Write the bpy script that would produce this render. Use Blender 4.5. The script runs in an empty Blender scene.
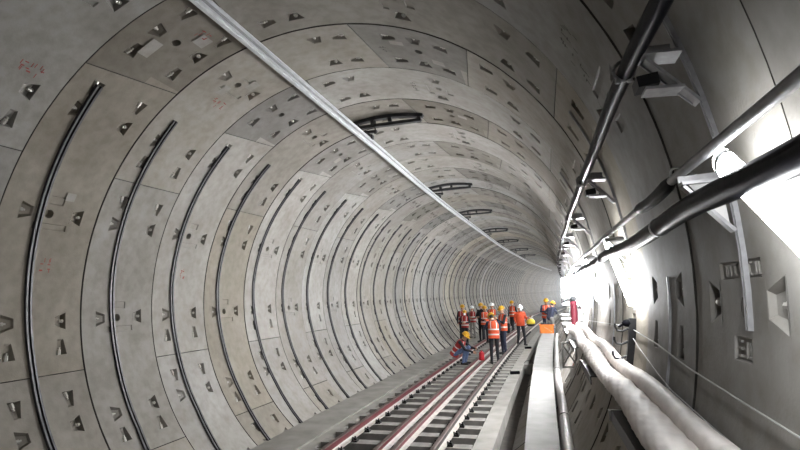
import bpy, bmesh, math, random
from mathutils import Vector, Matrix, Quaternion
random.seed(7)
sc = bpy.context.scene
col = sc.collection
PI = math.pi
R, ZC, Y0, W = 3.044, 2.275, 2.916, 1.2037      # lining radius, axis height, first ring joint, ring width
CAM = Vector((2.28, 0.0, 2.247))

# ------------------------------------------------------------------ alignment of the tunnel (gentle right-hand curve)
def _curve():
    xs, ss, dx, x = [], [], 0.0, 0.0
    st = 0.1
    for i in range(1400):
        xs.append(x); ss.append(dx)
        y = i*st
        k = max(.00266-.0000408*y, .0018)
        x += dx*st+k*st*st/2; dx += k*st
    return xs, ss
_CX, _CS = _curve()
def cx(y):
    if y <= 0: return 0.0
    i = min(int(y*10), 1397); f = y*10-i
    return _CX[i]*(1-f)+_CX[i+1]*f
def slope(y): return 0.0 if y <= 0 else _CS[min(int(y*10), 1398)]
def cz(y): return .00009*y*y/2 if y > 0 else 0.0
def T(u, y, z): return Vector((u+cx(y), y, z+cz(y)))                 # track offset, distance, height -> world
def C(phi, y, r):
    a = math.radians(phi)
    return T(r*math.sin(a), y, ZC+r*math.cos(a))
def ry(k): return Y0+k*W

# ------------------------------------------------------------------ materials
def mat(name, color, rough=.7, metal=0., noise=None, bump=0., spec=.4, scale=6., coat=0.):
    m = bpy.data.materials.new(name); m.use_nodes = True
    nt = m.node_tree; b = nt.nodes['Principled BSDF']
    b.inputs['Base Color'].default_value = (*color, 1); b.inputs['Roughness'].default_value = rough
    b.inputs['Metallic'].default_value = metal; b.inputs['Specular IOR Level'].default_value = spec
    if coat: b.inputs['Coat Weight'].default_value = coat
    if noise or bump:
        tc = nt.nodes.new('ShaderNodeTexCoord'); n = nt.nodes.new('ShaderNodeTexNoise')
        n.inputs['Scale'].default_value = scale; n.inputs['Detail'].default_value = 6
        nt.links.new(tc.outputs['Object'], n.inputs['Vector'])
        if noise:
            r = nt.nodes.new('ShaderNodeValToRGB')
            r.color_ramp.elements[0].position = .3; r.color_ramp.elements[1].position = .7
            r.color_ramp.elements[0].color = (*[c*(1-noise) for c in color], 1)
            r.color_ramp.elements[1].color = (*[min(1, c*(1+noise)) for c in color], 1)
            nt.links.new(n.outputs['Fac'], r.inputs['Fac']); nt.links.new(r.outputs['Color'], b.inputs['Base Color'])
        if bump:
            bp = nt.nodes.new('ShaderNodeBump'); bp.inputs['Strength'].default_value = bump; bp.inputs['Distance'].default_value = .01
            nt.links.new(n.outputs['Fac'], bp.inputs['Height']); nt.links.new(bp.outputs['Normal'], b.inputs['Normal'])
    return m

def lining_mat():
    m = bpy.data.materials.new('segment_concrete'); m.use_nodes = True
    nt = m.node_tree; L = nt.links; N = nt.nodes; b = N['Principled BSDF']
    tc = N.new('ShaderNodeTexCoord')
    n1 = N.new('ShaderNodeTexNoise'); n1.inputs['Scale'].default_value = 1.3; n1.inputs['Detail'].default_value = 8; n1.inputs['Roughness'].default_value = .65
    n2 = N.new('ShaderNodeTexNoise'); n2.inputs['Scale'].default_value = 9; n2.inputs['Detail'].default_value = 8
    n3 = N.new('ShaderNodeTexNoise'); n3.inputs['Scale'].default_value = 60; n3.inputs['Detail'].default_value = 3
    for n in (n1, n2, n3): L.new(tc.outputs['Object'], n.inputs['Vector'])
    r = N.new('ShaderNodeValToRGB'); e = r.color_ramp.elements
    e[0].position = .3; e[0].color = (.225, .211, .190, 1); e[1].position = .68; e[1].color = (.315, .306, .293, 1)
    L.new(n1.outputs['Fac'], r.inputs['Fac'])
    r2 = N.new('ShaderNodeValToRGB'); e = r2.color_ramp.elements
    e[0].position = .32; e[0].color = (.80, .785, .76, 1); e[1].position = .6; e[1].color = (1, 1, 1, 1)
    L.new(n2.outputs['Fac'], r2.inputs['Fac'])
    mx = N.new('ShaderNodeMix'); mx.data_type = 'RGBA'; mx.blend_type = 'MULTIPLY'; mx.inputs['Factor'].default_value = .8
    L.new(r.outputs['Color'], mx.inputs['A']); L.new(r2.outputs['Color'], mx.inputs['B'])
    at = N.new('ShaderNodeAttribute'); at.attribute_name = 'tone'
    hs = N.new('ShaderNodeMix'); hs.data_type = 'RGBA'; hs.blend_type = 'MULTIPLY'; hs.inputs['Factor'].default_value = 1
    L.new(mx.outputs['Result'], hs.inputs['A']); L.new(at.outputs['Color'], hs.inputs['B'])
    L.new(hs.outputs['Result'], b.inputs['Base Color'])
    b.inputs['Roughness'].default_value = .75; b.inputs['Specular IOR Level'].default_value = .3
    bp = N.new('ShaderNodeBump'); bp.inputs['Strength'].default_value = .25; bp.inputs['Distance'].default_value = .006
    ad = N.new('ShaderNodeMath'); ad.operation = 'ADD'
    L.new(n3.outputs['Fac'], ad.inputs[0]); L.new(n2.outputs['Fac'], ad.inputs[1])
    L.new(ad.outputs[0], bp.inputs['Height']); L.new(bp.outputs['Normal'], b.inputs['Normal'])
    return m

M = {}
M['lining'] = lining_mat()
M['joint'] = mat('joint_sealant', (.035, .032, .028), .9)
M['redpaint'] = mat('red_paint', (.26, .05, .04), .8)
M['blackmark'] = mat('black_marker', (.06, .055, .05), .8)
M['bolt'] = mat('bolt_steel', (.62, .60, .56), .45, .4)
M['darksteel'] = mat('dark_channel_steel', (.040, .041, .045), .6, .2, noise=.3, scale=8)
M['slot'] = mat('channel_slot', (.012, .012, .013), .8)
M['lip'] = mat('channel_lip', (.10, .10, .105), .5, .4, noise=.3, scale=10)
M['galv'] = mat('galvanised_steel', (.33, .33, .34), .45, .6, noise=.15, scale=25)
M['alu'] = mat('aluminium', (.68, .69, .72), .5, .25, noise=.12, scale=8)
M['alu_dark'] = mat('oxidised_aluminium', (.30, .305, .32), .5, .3, noise=.15, scale=8)
M['blackcable'] = mat('black_cable', (.0035, .0035, .005), .35, 0, spec=.02, noise=.3, bump=.15, scale=14)
M['greycable'] = mat('grey_conduit', (.18, .18, .19), .35, .4, noise=.2, scale=20)
M['floor'] = mat('floor_concrete', (.225, .216, .20), .8, 0, noise=.22, bump=.2, scale=2.5)
M['bed'] = mat('track_bed', (.026, .025, .024), .85, 0, noise=.4, bump=.4, scale=5)
M['gutter'] = mat('gutter_mud', (.055, .048, .042), .75, 0, noise=.4, bump=.4, scale=5)
M['sleeper'] = mat('sleeper_concrete', (.215, .206, .193), .8, 0, noise=.2, bump=.2, scale=6)
M['railhead'] = mat('rail_head', (.09, .06, .054), .55, .3, noise=.25, scale=8)
M['railred'] = mat('rail_red_oxide', (.10, .010, .015), .6, .1, noise=.3, scale=6)
M['railgrey'] = mat('rail_grey', (.05, .04, .037), .6, .2, noise=.3, scale=6)
M['railfoot'] = mat('rail_foot', (.36, .335, .31), .6, .1, noise=.2, scale=6)
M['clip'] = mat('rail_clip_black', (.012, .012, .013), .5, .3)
M['walkway'] = mat('walkway_concrete', (.205, .20, .193), .75, 0, noise=.14, bump=.2, scale=4)
M['pvc'] = mat('pale_pipe', (.36, .345, .33), .5, 0, noise=.14, scale=8)
M['wrap'] = mat('wrap_sheet', (.68, .63, .595), .6, 0, noise=.14, bump=.3, scale=9)
M['wire'] = mat('white_wire', (.36, .36, .35), .5)
M['housing'] = mat('lamp_housing', (.7, .7, .7), .5, .2)
M['insul'] = mat('insulator', (.05, .045, .045), .35)
M['white'] = mat('white_paint', (.50, .50, .49), .5)
M['maroon'] = mat('maroon_paint', (.10, .008, .018), .5)
M['canred'] = mat('red_can_paint', (.42, .012, .02), .45)
M['orange'] = mat('orange_plastic', (.70, .17, .02), .5, noise=.1, scale=9)
M['yellow'] = mat('yellow_plastic', (.58, .31, .02), .35, coat=.2)
M['ybag'] = mat('yellow_fabric', (.48, .36, .03), .7, noise=.1, scale=20)
M['whitehat'] = mat('white_plastic', (.78, .79, .80), .35, coat=.2)
M['vest'] = mat('vest_orange', (.52, .068, .02), .7, noise=.1, scale=20)
M['vestred'] = mat('vest_red', (.28, .02, .018), .7, noise=.1, scale=20)
M['jacket'] = mat('jacket_orange', (.42, .05, .013), .75, noise=.15, scale=14)
M['reflect'] = mat('reflective_tape', (.48, .47, .45), .35, .2)
M['dark'] = mat('dark_cloth', (.013, .013, .018), .85, noise=.2, scale=20)
M['navy'] = mat('navy_cloth', (.02, .024, .045), .85, noise=.2, scale=20)
M['greycloth'] = mat('grey_cloth', (.20, .19, .18), .85, noise=.2, scale=20)
M['jeans'] = mat('blue_jeans', (.09, .13, .24), .85, noise=.2, scale=20)
M['skin'] = mat('skin', (.42, .24, .16), .55)
M['lips'] = mat('lips', (.28, .10, .08), .5)
M['eye'] = mat('eye_dark', (.015, .012, .01), .3)
M['hair'] = mat('hair_black', (.010, .009, .008), .6)
M['boot'] = mat('boot_black', (.012, .011, .011), .5)
M['mask'] = mat('mask_cloth', (.66, .68, .70), .8)
def emis(name, color, s):
    m = bpy.data.materials.new(name); m.use_nodes = True
    b = m.node_tree.nodes['Principled BSDF']
    b.inputs['Base Color'].default_value = (.8, .8, .8, 1)
    b.inputs['Emission Color'].default_value = (*color, 1); b.inputs['Emission Strength'].default_value = s
    return m
M['lamp'] = emis('lamp_diffuser', (.965, .985, 1), 30)
LAMPS = [4.8, 10, 15, 33, 52, 58, 56, 52, 46, 40, 36, 34, 32]
for i_, e_ in enumerate(LAMPS): M['lamp%d' % i_] = emis('lamp_diffuser_%d' % i_, (.965, .985, 1), e_)
M['flood'] = emis('floodlight_glass', (1, .99, 1), 60)

# ------------------------------------------------------------------ mesh helpers
class MB:
    def __init__(s): s.v, s.f, s.m = [], [], []
    def poly(s, pts, mi=0):
        i = len(s.v); s.v += [tuple(p) for p in pts]; s.f.append(tuple(range(i, i+len(pts)))); s.m.append(mi)
    def grid(s, rows, mi=0, closed=False, cap=False, mis=None):
        i0 = len(s.v); n = len(rows[0])
        for r in rows: s.v += [tuple(p) for p in r]
        for a in range(len(rows)-1):
            for b in range(n if closed else n-1):
                c = (b+1) % n
                s.f.append((i0+a*n+b, i0+a*n+c, i0+(a+1)*n+c, i0+(a+1)*n+b)); s.m.append(mis[b] if mis else mi)
        if cap:
            s.f.append(tuple(i0+b for b in range(n))[::-1]); s.m.append(mi)
            k = i0+(len(rows)-1)*n
            s.f.append(tuple(k+b for b in range(n))); s.m.append(mi)
    def tube(s, pts, r, n=10, mi=0, flat=1.0):
        rows = []; pts = [Vector(p) for p in pts]
        for i, p in enumerate(pts):
            d = (pts[min(i+1, len(pts)-1)]-pts[max(i-1, 0)]).normalized()
            ref = Vector((0, 0, 1)) if abs(d.z) < .9 else Vector((0, 1, 0))
            a = d.cross(ref).normalized(); b = a.cross(d)
            rr = r[i] if isinstance(r, (list, tuple)) else r
            rows.append([p+(a*math.cos(2*PI*j/n)+b*math.sin(2*PI*j/n)*flat)*rr for j in range(n)])
        s.grid(rows, mi, True, True)
    def bar(s, p0, p1, w, h, mi=0, up=None):
        p0, p1 = Vector(p0), Vector(p1); d = (p1-p0).normalized()
        ref = Vector(up) if up is not None else (Vector((0, 0, 1)) if abs(d.z) < .95 else Vector((0, 1, 0)))
        a = d.cross(ref).normalized(); b = a.cross(d).normalized()
        q = [(-1, -1), (1, -1), (1, 1), (-1, 1)]
        s.grid([[p+a*x*w/2+b*y*h/2 for x, y in q] for p in (p0, p1)], mi, True, True)
    def box(s, c, d, mi=0, rot=0):
        c = Vector(c); m = Matrix.Rotation(rot, 3, 'Z')
        q = [(-1, -1), (1, -1), (1, 1), (-1, 1)]
        s.grid([[c+m @ Vector((x*d[0]/2, y*d[1]/2, z*d[2]/2)) for x, y in q] for z in (-1, 1)], mi, True, True)
    def ell(s, c, r, n=14, m=9, mi=0, z0=-1., rot=None):
        c = Vector(c); rows = []
        for i in range(m+1):
            a = -PI/2+PI*i/m
            row = []
            for j in range(n):
                p = Vector((r[0]*max(math.cos(a), .02)*math.cos(2*PI*j/n), r[1]*max(math.cos(a), .02)*math.sin(2*PI*j/n), r[2]*max(math.sin(a), z0)))
                row.append(c+(rot @ p if rot else p))
            rows.append(row)
        s.grid(rows, mi, True, True)
    def lathe(s, c, prof, n=16, mi=0, axis=None):
        c = Vector(c); q = Vector((0, 0, 1)).rotation_difference(Vector(axis)) if axis is not None else Quaternion()
        s.grid([[c+q @ Vector((r*math.cos(2*PI*j/n), r*math.sin(2*PI*j/n), z)) for j in range(n)] for r, z in prof], mi, True, True)
    def mesh(s, name, mats, smooth=40, origin=None):
        me = bpy.data.meshes.new(name)
        o = Vector(origin) if origin is not None else None
        me.from_pydata([tuple(Vector(v)-o) for v in s.v] if o is not None else s.v, [], s.f)
        for m in mats: me.materials.append(M[m])
        me.polygons.foreach_set('material_index', s.m)
        bm = bmesh.new(); bm.from_mesh(me); bmesh.ops.recalc_face_normals(bm, faces=bm.faces); bm.to_mesh(me); bm.free()
        if smooth:
            me.polygons.foreach_set('use_smooth', [True]*len(me.polygons)); me.set_sharp_from_angle(angle=math.radians(smooth))
        me.update()
        return me
    def obj(s, name, mats, parent=None, smooth=40, label=None):
        """one mesh object; verts are given in the parent's space (or the world's)"""
        if isinstance(mats, str): mats = [mats]
        o = bpy.data.objects.new(name, s.mesh(name, mats, smooth)); col.objects.link(o)
        if parent: o.parent = parent
        if label: o['label'] = label
        return o

def yseq(a, b, s): return [a+(b-a)*i/max(1, int(round((b-a)/s))) for i in range(int(round((b-a)/s))+1)]
def tag(o, label, cat, group=None, kind=None):
    o['label'] = label
    if cat: o['category'] = cat
    if group: o['group'] = group
    if kind: o['kind'] = kind
    return o
def thing(name, label, cat, loc, group=None, rz=0):
    o = bpy.data.objects.new(name, None); col.objects.link(o); o.empty_display_size = .1
    o.location = loc; o.rotation_euler = (0, 0, rz)
    return tag(o, label, cat, group)
def solo(mb, name, mats, label, cat, group=None, origin=None, smooth=40, kind=None):
    if isinstance(mats, str): mats = [mats]
    if origin is None:
        o0 = Vector((sum(v[0] for v in mb.v)/len(mb.v), sum(v[1] for v in mb.v)/len(mb.v), min(v[2] for v in mb.v)))
    else: o0 = Vector(origin)
    o = bpy.data.objects.new(name, mb.mesh(name, mats, smooth, o0)); col.objects.link(o); o.location = o0
    return tag(o, label, cat, group, kind)
def dup(root, loc, label=None, rz=None):
    r = root.copy(); col.objects.link(r); r.location = loc
    if rz is not None: r.rotation_euler = (0, 0, rz)
    if label: r['label'] = label
    for ch in list(root.children):
        c = ch.copy(); col.objects.link(c); c.parent = r
        for g in ch.children:
            d = g.copy(); col.objects.link(d); d.parent = c
    return r
ORD = ['nearest', 'second nearest', 'third nearest', 'fourth nearest', 'fifth nearest', 'sixth nearest', 'seventh nearest', 'eighth nearest', 'ninth nearest', 'tenth nearest', 'eleventh nearest', 'twelfth nearest']

# ------------------------------------------------------------------ the ring lining, with bolt pockets, grout holes, cast panels and joints
FL = [0, .0075, .175, .31, .42, .52, .60, .70, .835, .9925, 1]
ODD = dict(j=[(-105.4, -105.5), (-39.9, -36.7), (-13.0, -15.8), (55.9, 56.1), (125, 125)],
           c=[-138.8, -116.6, -94.4, -71.9, -49.4, -26.4, -3, 20.3, 43.8, 67.2, 91.6, 114, 137],
           l=[(-111.0, 1), (-99.9, 0), (-43.9, 1), (-32.7, 0), (-20, 1), (-8.9, 0), (50.3, 1), (61.6, 0), (119.4, 1), (130.6, 0)],
           h=[-71.9, -26.4, 20.4, 91.8], p=[-71.9, 91.8, 20.4])
EVEN = dict(j=[(-127.2, -127.4), (-61.1, -60.7), (6.7, 9.8), (33.7, 30.6), (101.4, 101.4)],
            c=[-138.8, -116.6, -94.4, -71.9, -49.4, -26.4, -3, 20.2, 43.7, 67, 90.3, 113.4, 136],
            l=[(-132.9, 1), (-121.7, 0), (-66.4, 1), (-55.4, 0), (2.6, 1), (14.2, 0), (26.3, 1), (37.6, 0), (95.8, 1), (107, 0)],
            h=[-94.4, -26.4, 20.2, 67], p=[-94.4, -26.4, 67])
PH0, PH1 = -146., 146.
def tonecol(t, brown):
    return (t*(1+.05*brown), t, t*(1-.09*brown), 1)
class Shell(MB):
    def __init__(s): super().__init__(); s.t = []; s.key = {}
    def vert(s, kk, p):
        if kk not in s.key: s.key[kk] = len(s.v); s.v.append(tuple(p))
        return s.key[kk]
    def face(s, keys, pts, mi, tone):
        ids = [s.vert(k, p) for k, p in zip(keys, pts)]
        s.f.append(tuple(ids)); s.m.append(mi); s.t.append(tone)
shells = {'wall_left': Shell(), 'ceiling': Shell(), 'wall_right': Shell()}
def shell_for(phi): return shells['wall_left' if phi < -40 else ('ceiling' if phi < 44 else 'wall_right')]
KMAX = 108
TONES = {-1: (.95, 0), 0: (.95, -.1), 1: (.90, .75), 2: (1.0, .25), 3: (1.12, -.1), 4: (.88, .7), 5: (1.16, -.3), 6: (.92, .2), 7: (1.14, -.2), 8: (1.0, 0), 9: (1.12, -.2), 10: (.92, .1), 11: (.84, .5)}
rt = random.Random(3)
for k in range(-5, KMAX):
    D = ODD if k % 2 else EVEN
    off = rt.uniform(-.006, .006)
    rr = R+off
    # tones of this ring's segments
    js = sorted(D['j']); ringtone = rt.choice([.80, .88, .97, 1.04, 1.12]); ringbrown = rt.choice([-.25, 0, .2, .8])
    if k in TONES: ringtone, ringbrown = TONES[k]
    segt = []
    for i in range(len(js)+1):
        keyseg = (i == 2 and k % 2) or (i == 3 and not k % 2)
        t = ringtone*rt.uniform(.88, 1.10)*(.70 if keyseg else 1); segt.append(tonecol(t, ringbrown+rt.uniform(-.2, .5)))
    # cells
    cells = []
    for c in D['c']:
        cells += [(c-2, c+2, 2, 3, 'c0'), (c-2, c+2, 7, 8, 'c1')]
    for c, e in D['l']:
        cells += [(c-1.9, c+1.9, 2, 3, 'l%d' % e), (c-1.9, c+1.9, 7, 8, 'l%d' % e)]
    if k < 26:
        for c in D['h']: cells.append((c-1.05, c+1.05, 4, 5, 'h'))
        for c in D['p']: cells += [(c-3.5, c-1.9, 3, 7, 'p'), (c+1.95, c+4.05, 4, 6, 'p')]
    spans = sorted((a, b) for a, b, *_ in cells)
    lines = {}                                   # phi at y=0 -> phi at y=1, role
    def add(p, q=None, role=0): lines[round(p, 3)] = (p, p if q is None else q, role)
    for a, b, *_ in cells: add(a); add(b)
    occ = []
    for a, b in spans:
        if occ and a < occ[-1][1]+.01: occ[-1] = (occ[-1][0], max(b, occ[-1][1]))
        else: occ.append((a, b))
    for a, b in js: add(a-.09, b-.09, 1); add(a, b, 2); add(a+.09, b+.09, 1)
    p = PH0
    while p <= PH1:
        if all(abs(p-q) > .9 for q in lines) and not any(a-.05 < p < b+.05 for a, b in occ) and not any(min(a, b)-.4 < p < max(a, b)+.4 for a, b in js): add(p)
        p += 2.0
    ls = sorted(lines.values())
    def pv(phi, f, r): return C(phi, ry(k+f), r)
    occupied = {}
    lk = [x[0] for x in ls]
    cellidx = []
    for a, b, i0, i1, ty in cells:
        ja = min(range(len(lk)), key=lambda q: abs(lk[q]-a)); jb = min(range(len(lk)), key=lambda q: abs(lk[q]-b))
        for j in range(ja, jb):
            for i in range(i0, i1): occupied[(i, j)] = 1
    def segof(phi, f):
        n = 0
        for a, b in js:
            if phi > a+(b-a)*f: n += 1
        return segt[n]
    for j in range(len(ls)-1):
        a0, a1, ra = ls[j]; b0, b1, rb = ls[j+1]
        S = shell_for((a0+b0)/2)
        for i in range(len(FL)-1):
            if (i, j) in occupied: continue
            f0, f1 = FL[i], FL[i+1]
            keys, pts = [], []
            for (q0, q1, role, jj), (f, ii) in (((a0, a1, ra, j), (f0, i)), ((b0, b1, rb, j+1), (f0, i)), ((b0, b1, rb, j+1), (f1, i+1)), ((a0, a1, ra, j), (f1, i+1))):
                r = rr
                if role == 2: r = rr+.014
                if ii in (0, len(FL)-1): r = R+.02
                keys.append((k, jj, ii)); pts.append(pv(q0+(q1-q0)*f, f, r))
            dark = (ra == 2 or rb == 2) or i in (0, len(FL)-2)
            S.face(keys, pts, 1 if dark else 0, segof((a0+b0)/2, (f0+f1)/2))
    # recesses
    n0 = 0
    for a, b, i0, i1, ty in cells:
        f0, f1 = FL[i0], FL[i1]; S = shell_for((a+b)/2); tone = segof((a+b)/2, .5)
        # local square coordinates: s along phi 0..1, t along y 0..1
        def P(s_, t_, d): return pv(a+(b-a)*s_, f0+(f1-f0)*t_, rr+d)
        uid = [0]
        def F(pts, mi=0):
            n0 = len(S.v); S.v += [tuple(q) for q in pts]; S.f.append(tuple(range(n0, n0+len(pts)))); S.m.append(mi); S.t.append(tone)
        if ty in ('c0', 'c1', 'l0', 'l1'):
            jx, jy = rt.uniform(-.03, .03), rt.uniform(-.03, .03)
            # trapezoid in "own" frame: x across (0..1), y from the long edge (0) to the short edge (1)
            tr = [(.05+jx, .06), (.95+jx, .06), (.73+jx, .94+jy*.5), (.27+jx, .94+jy*.5)]
            bt = [(.14+jx, .10), (.86+jx, .10), (.66+jx, .84), (.34+jx, .84)]
            dep = [.070, .070, .020, .020]
            def own(x, y):
                if ty == 'c0': return (x, y)
                if ty == 'c1': return (x, 1-y)
                if ty == 'l0': return (y, x)
                return (1-y, x)
            cor = [own(*q) for q in ((0, 0), (1, 0), (1, 1), (0, 1))]
            top = [own(*q) for q in tr]; bot = [own(*q) for q in bt]
            for i in range(4):
                n_ = (i+1) % 4
                F([P(*cor[i], 0), P(*cor[n_], 0), P(*top[n_], 0), P(*top[i], 0)])
                F([P(*top[i], 0), P(*top[n_], 0), P(*bot[n_], dep[n_]), P(*bot[i], dep[i])])
            F([P(*bot[i], dep[i]) for i in range(4)])
            if k < 10:
                c0 = P(*own(.5+jx, .10), .042); c1 = P(*own(.5+jx, .36), .028)
                n_b = len(S.v); tb = MB(); tb.tube([c0, c1], .021, 6); tb.tube([c1, c1+(c1-c0)*.5], .011, 6)
                for fc in tb.f: S.f.append(tuple(q+n_b for q in fc)); S.m.append(2); S.t.append(tone)
                S.v += tb.v
        elif ty == 'h':
            N_ = 12; sq = [(0, 0), (1, 0), (1, 1), (0, 1)]
            ci = [(.5+.44*math.cos(PI*1.25+2*PI*q/N_), .5+.44*math.sin(PI*1.25+2*PI*q/N_)) for q in range(N_)]
            for e in range(4):
                F([P(*sq[e], 0), P(*sq[(e+1) % 4], 0)]+[P(*ci[q % N_], 0) for q in range(e*3+3, e*3-1, -1)])
            for q in range(N_):
                w = (q+1) % N_
                x1 = [(.5+(x-.5)*.8, .5+(y-.5)*.8) for x, y in (ci[q], ci[w])]
                F([P(*ci[q], 0), P(*ci[w], 0), P(*x1[1], .07), P(*x1[0], .07)])
            F([P(.5+(x-.5)*.8, .5+(y-.5)*.8, .07) for x, y in ci])
        else:
            m = .04 if i1-i0 > 2 else .08
            sq = [(0, 0), (1, 0), (1, 1), (0, 1)]; inn = [(.08, m), (.92, m), (.92, 1-m), (.08, 1-m)]
            ib = [(.14, m*1.5), (.86, m*1.5), (.86, 1-m*1.5), (.14, 1-m*1.5)]
            dp = .012
            for i in range(4):
                n_ = (i+1) % 4
                F([P(*sq[i], 0), P(*sq[n_], 0), P(*inn[n_], 0), P(*inn[i], 0)])
                F([P(*inn[i], 0), P(*inn[n_], 0), P(*ib[n_], dp), P(*ib[i], dp)])
            F([P(*q, dp) for q in ib])
            if k < 0:                            # cast relief characters, illegible in the photograph
                ng = 5 if i1-i0 > 2 else 3
                for g in range(ng):
                    t0 = .12+.76*g/ng; t1 = t0+.76/ng*.68
                    for st in range(3):
                        if rt.random() < .5: q = [(.25+.25*st-.045, t0), (.25+.25*st+.045, t0), (.25+.25*st+.045, t1), (.25+.25*st-.045, t1)]
                        else:
                            tm = t0+(t1-t0)*st/2; q = [(.24, tm-.012), (.78, tm-.012), (.78, tm+.012), (.24, tm+.012)]
                        F([P(*x, .003) for x in q])
                        for i in range(4): F([P(*q[i], .003), P(*q[(i+1) % 4], .003), P(*q[(i+1) % 4], dp), P(*q[i], dp)])
# hand painted marks: clusters of short strokes
def marks(k, f, phi, n, mi, w=.26, h=2.2, seed=1):
    g = random.Random(seed); S = shell_for(phi)
    for i in range(n):
        for s_ in range(5):
            fc = f+(i-(n-1)/2)*w/n/W+g.uniform(-.3, .3)*w/n/W; pc = phi+g.uniform(-.5, .5)*h
            if g.random() < .5: df, dp = .018/W, .10
            else: df, dp = .004/W, .45
            y = .0035
            pts = [C(pc+dp*a_, ry(k+fc+df*b_), R-.009) for a_, b_ in ((-1, -1), (1, -1), (1, 1), (-1, 1))]
            n0 = len(S.v); S.v += [tuple(q) for q in pts]; S.f.append((n0, n0+1, n0+2, n0+3)); S.m.append(mi); S.t.append((1, 1, 1, 1))
marks(0, .67, -45.5, 3, 3, seed=2); marks(2, .52, -33.5, 3, 3, seed=3); marks(1, .55, -82.5, 2, 3, w=.14, h=3.0, seed=4)
marks(3, .5, -83, 2, 3, w=.12, h=2.6, seed=5); marks(1, .55, -21, 2, 3, w=.2, seed=6); marks(3, .52, 13.5, 4, 4, w=.34, h=1.2, seed=7)
marks(5, .52, 16, 4, 4, w=.34, h=1.2, seed=8); marks(2, .5, 12, 2, 4, w=.2, seed=9); marks(0, .45, 58, 3, 4, w=.3, h=3, seed=10); marks(0, .6, 61, 2, 4, w=.16, h=4, seed=12)
def patch(k, f, phi, df, dp, t):
    S = shell_for(phi); n0 = len(S.v)
    S.v += [tuple(C(phi+dp*a_, ry(k+f+df*b_), R-.0075)) for a_, b_ in ((-1, -1), (1, -1), (1, 1), (-1, 1))]
    S.f.append((n0, n0+1, n0+2, n0+3)); S.m.append(0); t = 1+(t-1)*.5; S.t.append((t, t, t*.98, 1))
for q in ((2, .40, -29.6, .05, 1.6, 1.3), (2, .62, -24.2, .06, 1.5, 1.3), (1, .33, -30.5, .06, 2.2, 1.25), (1, .62, -22.5, .07, 1.5, .85), (3, .36, 17, .04, 1.4, 1.3), (5, .6, -29, .06, 1.4, 1.25), (4, .36, 24, .05, 1.4, 1.3), (2, .62, 24.4, .05, 1.5, 1.25), (2, .34, 15.6, .04, 1.6, 1.25), (1, .62, -67.6, .05, .9, 1.1), (7, .6, -20, .08, 2, 1.2), (8, .4, -90, .1, 3, .85), (10, .5, -60, .2, 5, .85)): patch(*q)
for nm, S in shells.items():
    me = bpy.data.meshes.new(nm); me.from_pydata(S.v, [], S.f)
    for m in ('lining', 'joint', 'bolt', 'redpaint', 'blackmark'): me.materials.append(M[m])
    me.polygons.foreach_set('material_index', S.m)
    at = me.attributes.new('tone', 'FLOAT_COLOR', 'FACE')
    at.data.foreach_set('color', [c for t in S.t for c in t])
    me.polygons.foreach_set('use_smooth', [True]*len(me.polygons)); me.set_sharp_from_angle(angle=math.radians(12)); me.update()
    o = bpy.data.objects.new(nm, me); col.objects.link(o)
    tag(o, {'wall_left': 'grey precast concrete ring lining with bolt pockets on the left wall', 'ceiling': 'curved concrete ring lining overhead', 'wall_right': 'grey precast concrete ring lining on the right wall'}[nm], 'wall' if nm != 'ceiling' else 'ceiling', kind='structure')

# ------------------------------------------------------------------ floor, track bed, gutter
ys = [-5+i*1.0 for i in range(0, 135)]
def strip(prof, mi, yy=ys, mb=None):
    mb = mb or MB(); mb.grid([[T(u, y, z) for u, z in prof] for y in yy], mi); return mb
fl = strip([(-2.12, 0.01), (-1.37, .0), (-1.37, -.025), (-1.18, -.03), (-1.16, -.13)], 0)
strip([(-1.16, -.13), (1.18, -.13)], 1, mb=fl)
strip([(1.18, -.13), (1.20, -.0), (1.50, -.0), (1.52, -.22)], 0, mb=fl)
strip([(1.52, -.22), (1.85, -.24), (2.3, -.20)], 2, mb=fl)
o = fl.obj('floor', ['floor', 'bed', 'gutter'], smooth=30); tag(o, 'concrete tunnel floor with sunken track bed and dark side gutter', 'floor', kind='structure')

# sleepers with rail clips
def make_sleeper():
    t = thing('concrete_sleeper', 'plain grey concrete sleeper under the track rails', 'sleeper', T(0, 8.25, 0), 'concrete sleepers under the track')
    b = MB()
    for x0, x1 in ((-1.17, 1.19),):
        q = [(-.13, -.13), (.13, -.13), (.115, 0), (-.115, 0)]
        b.grid([[Vector((x, y, z)) for y, z in q] for x in (x0, x1)], 0, True, True)
    b.obj('block', 'sleeper', t, smooth=0)
    for u in (-.7525, .7525):
        for s in (-1, 1):
            c = MB(); x = u+s*.105
            c.box((x, 0, .012), (.10, .11, .024)); c.tube([(x-.02*s, -.05, .03), (x-.035*s, 0, .055), (x-.02*s, .05, .03), (x+.03*s, .03, .035), (x+.03*s, -.03, .035)], .012, 6)
            c.lathe((x+.01*s, 0, .02), [(.022, 0), (.022, .03), (.012, .032), (.012, .06)], 6)
            c.obj('rail_clip', 'clip', t, smooth=30)
    return t
sl0 = make_sleeper()
bare = None
for i in range(-6, 75):
    y = 8.25+.6*i
    if i == 0: continue
    if i < 40: dup(sl0, T(0, y, 0), rz=-math.atan(slope(y)))
    else:
        r = sl0.copy(); col.objects.link(r); r.location = T(0, y, 0); r.rotation_euler = (0, 0, -math.atan(slope(y)))
        c = sl0.children[0].copy(); col.objects.link(c); c.parent = r

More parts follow.
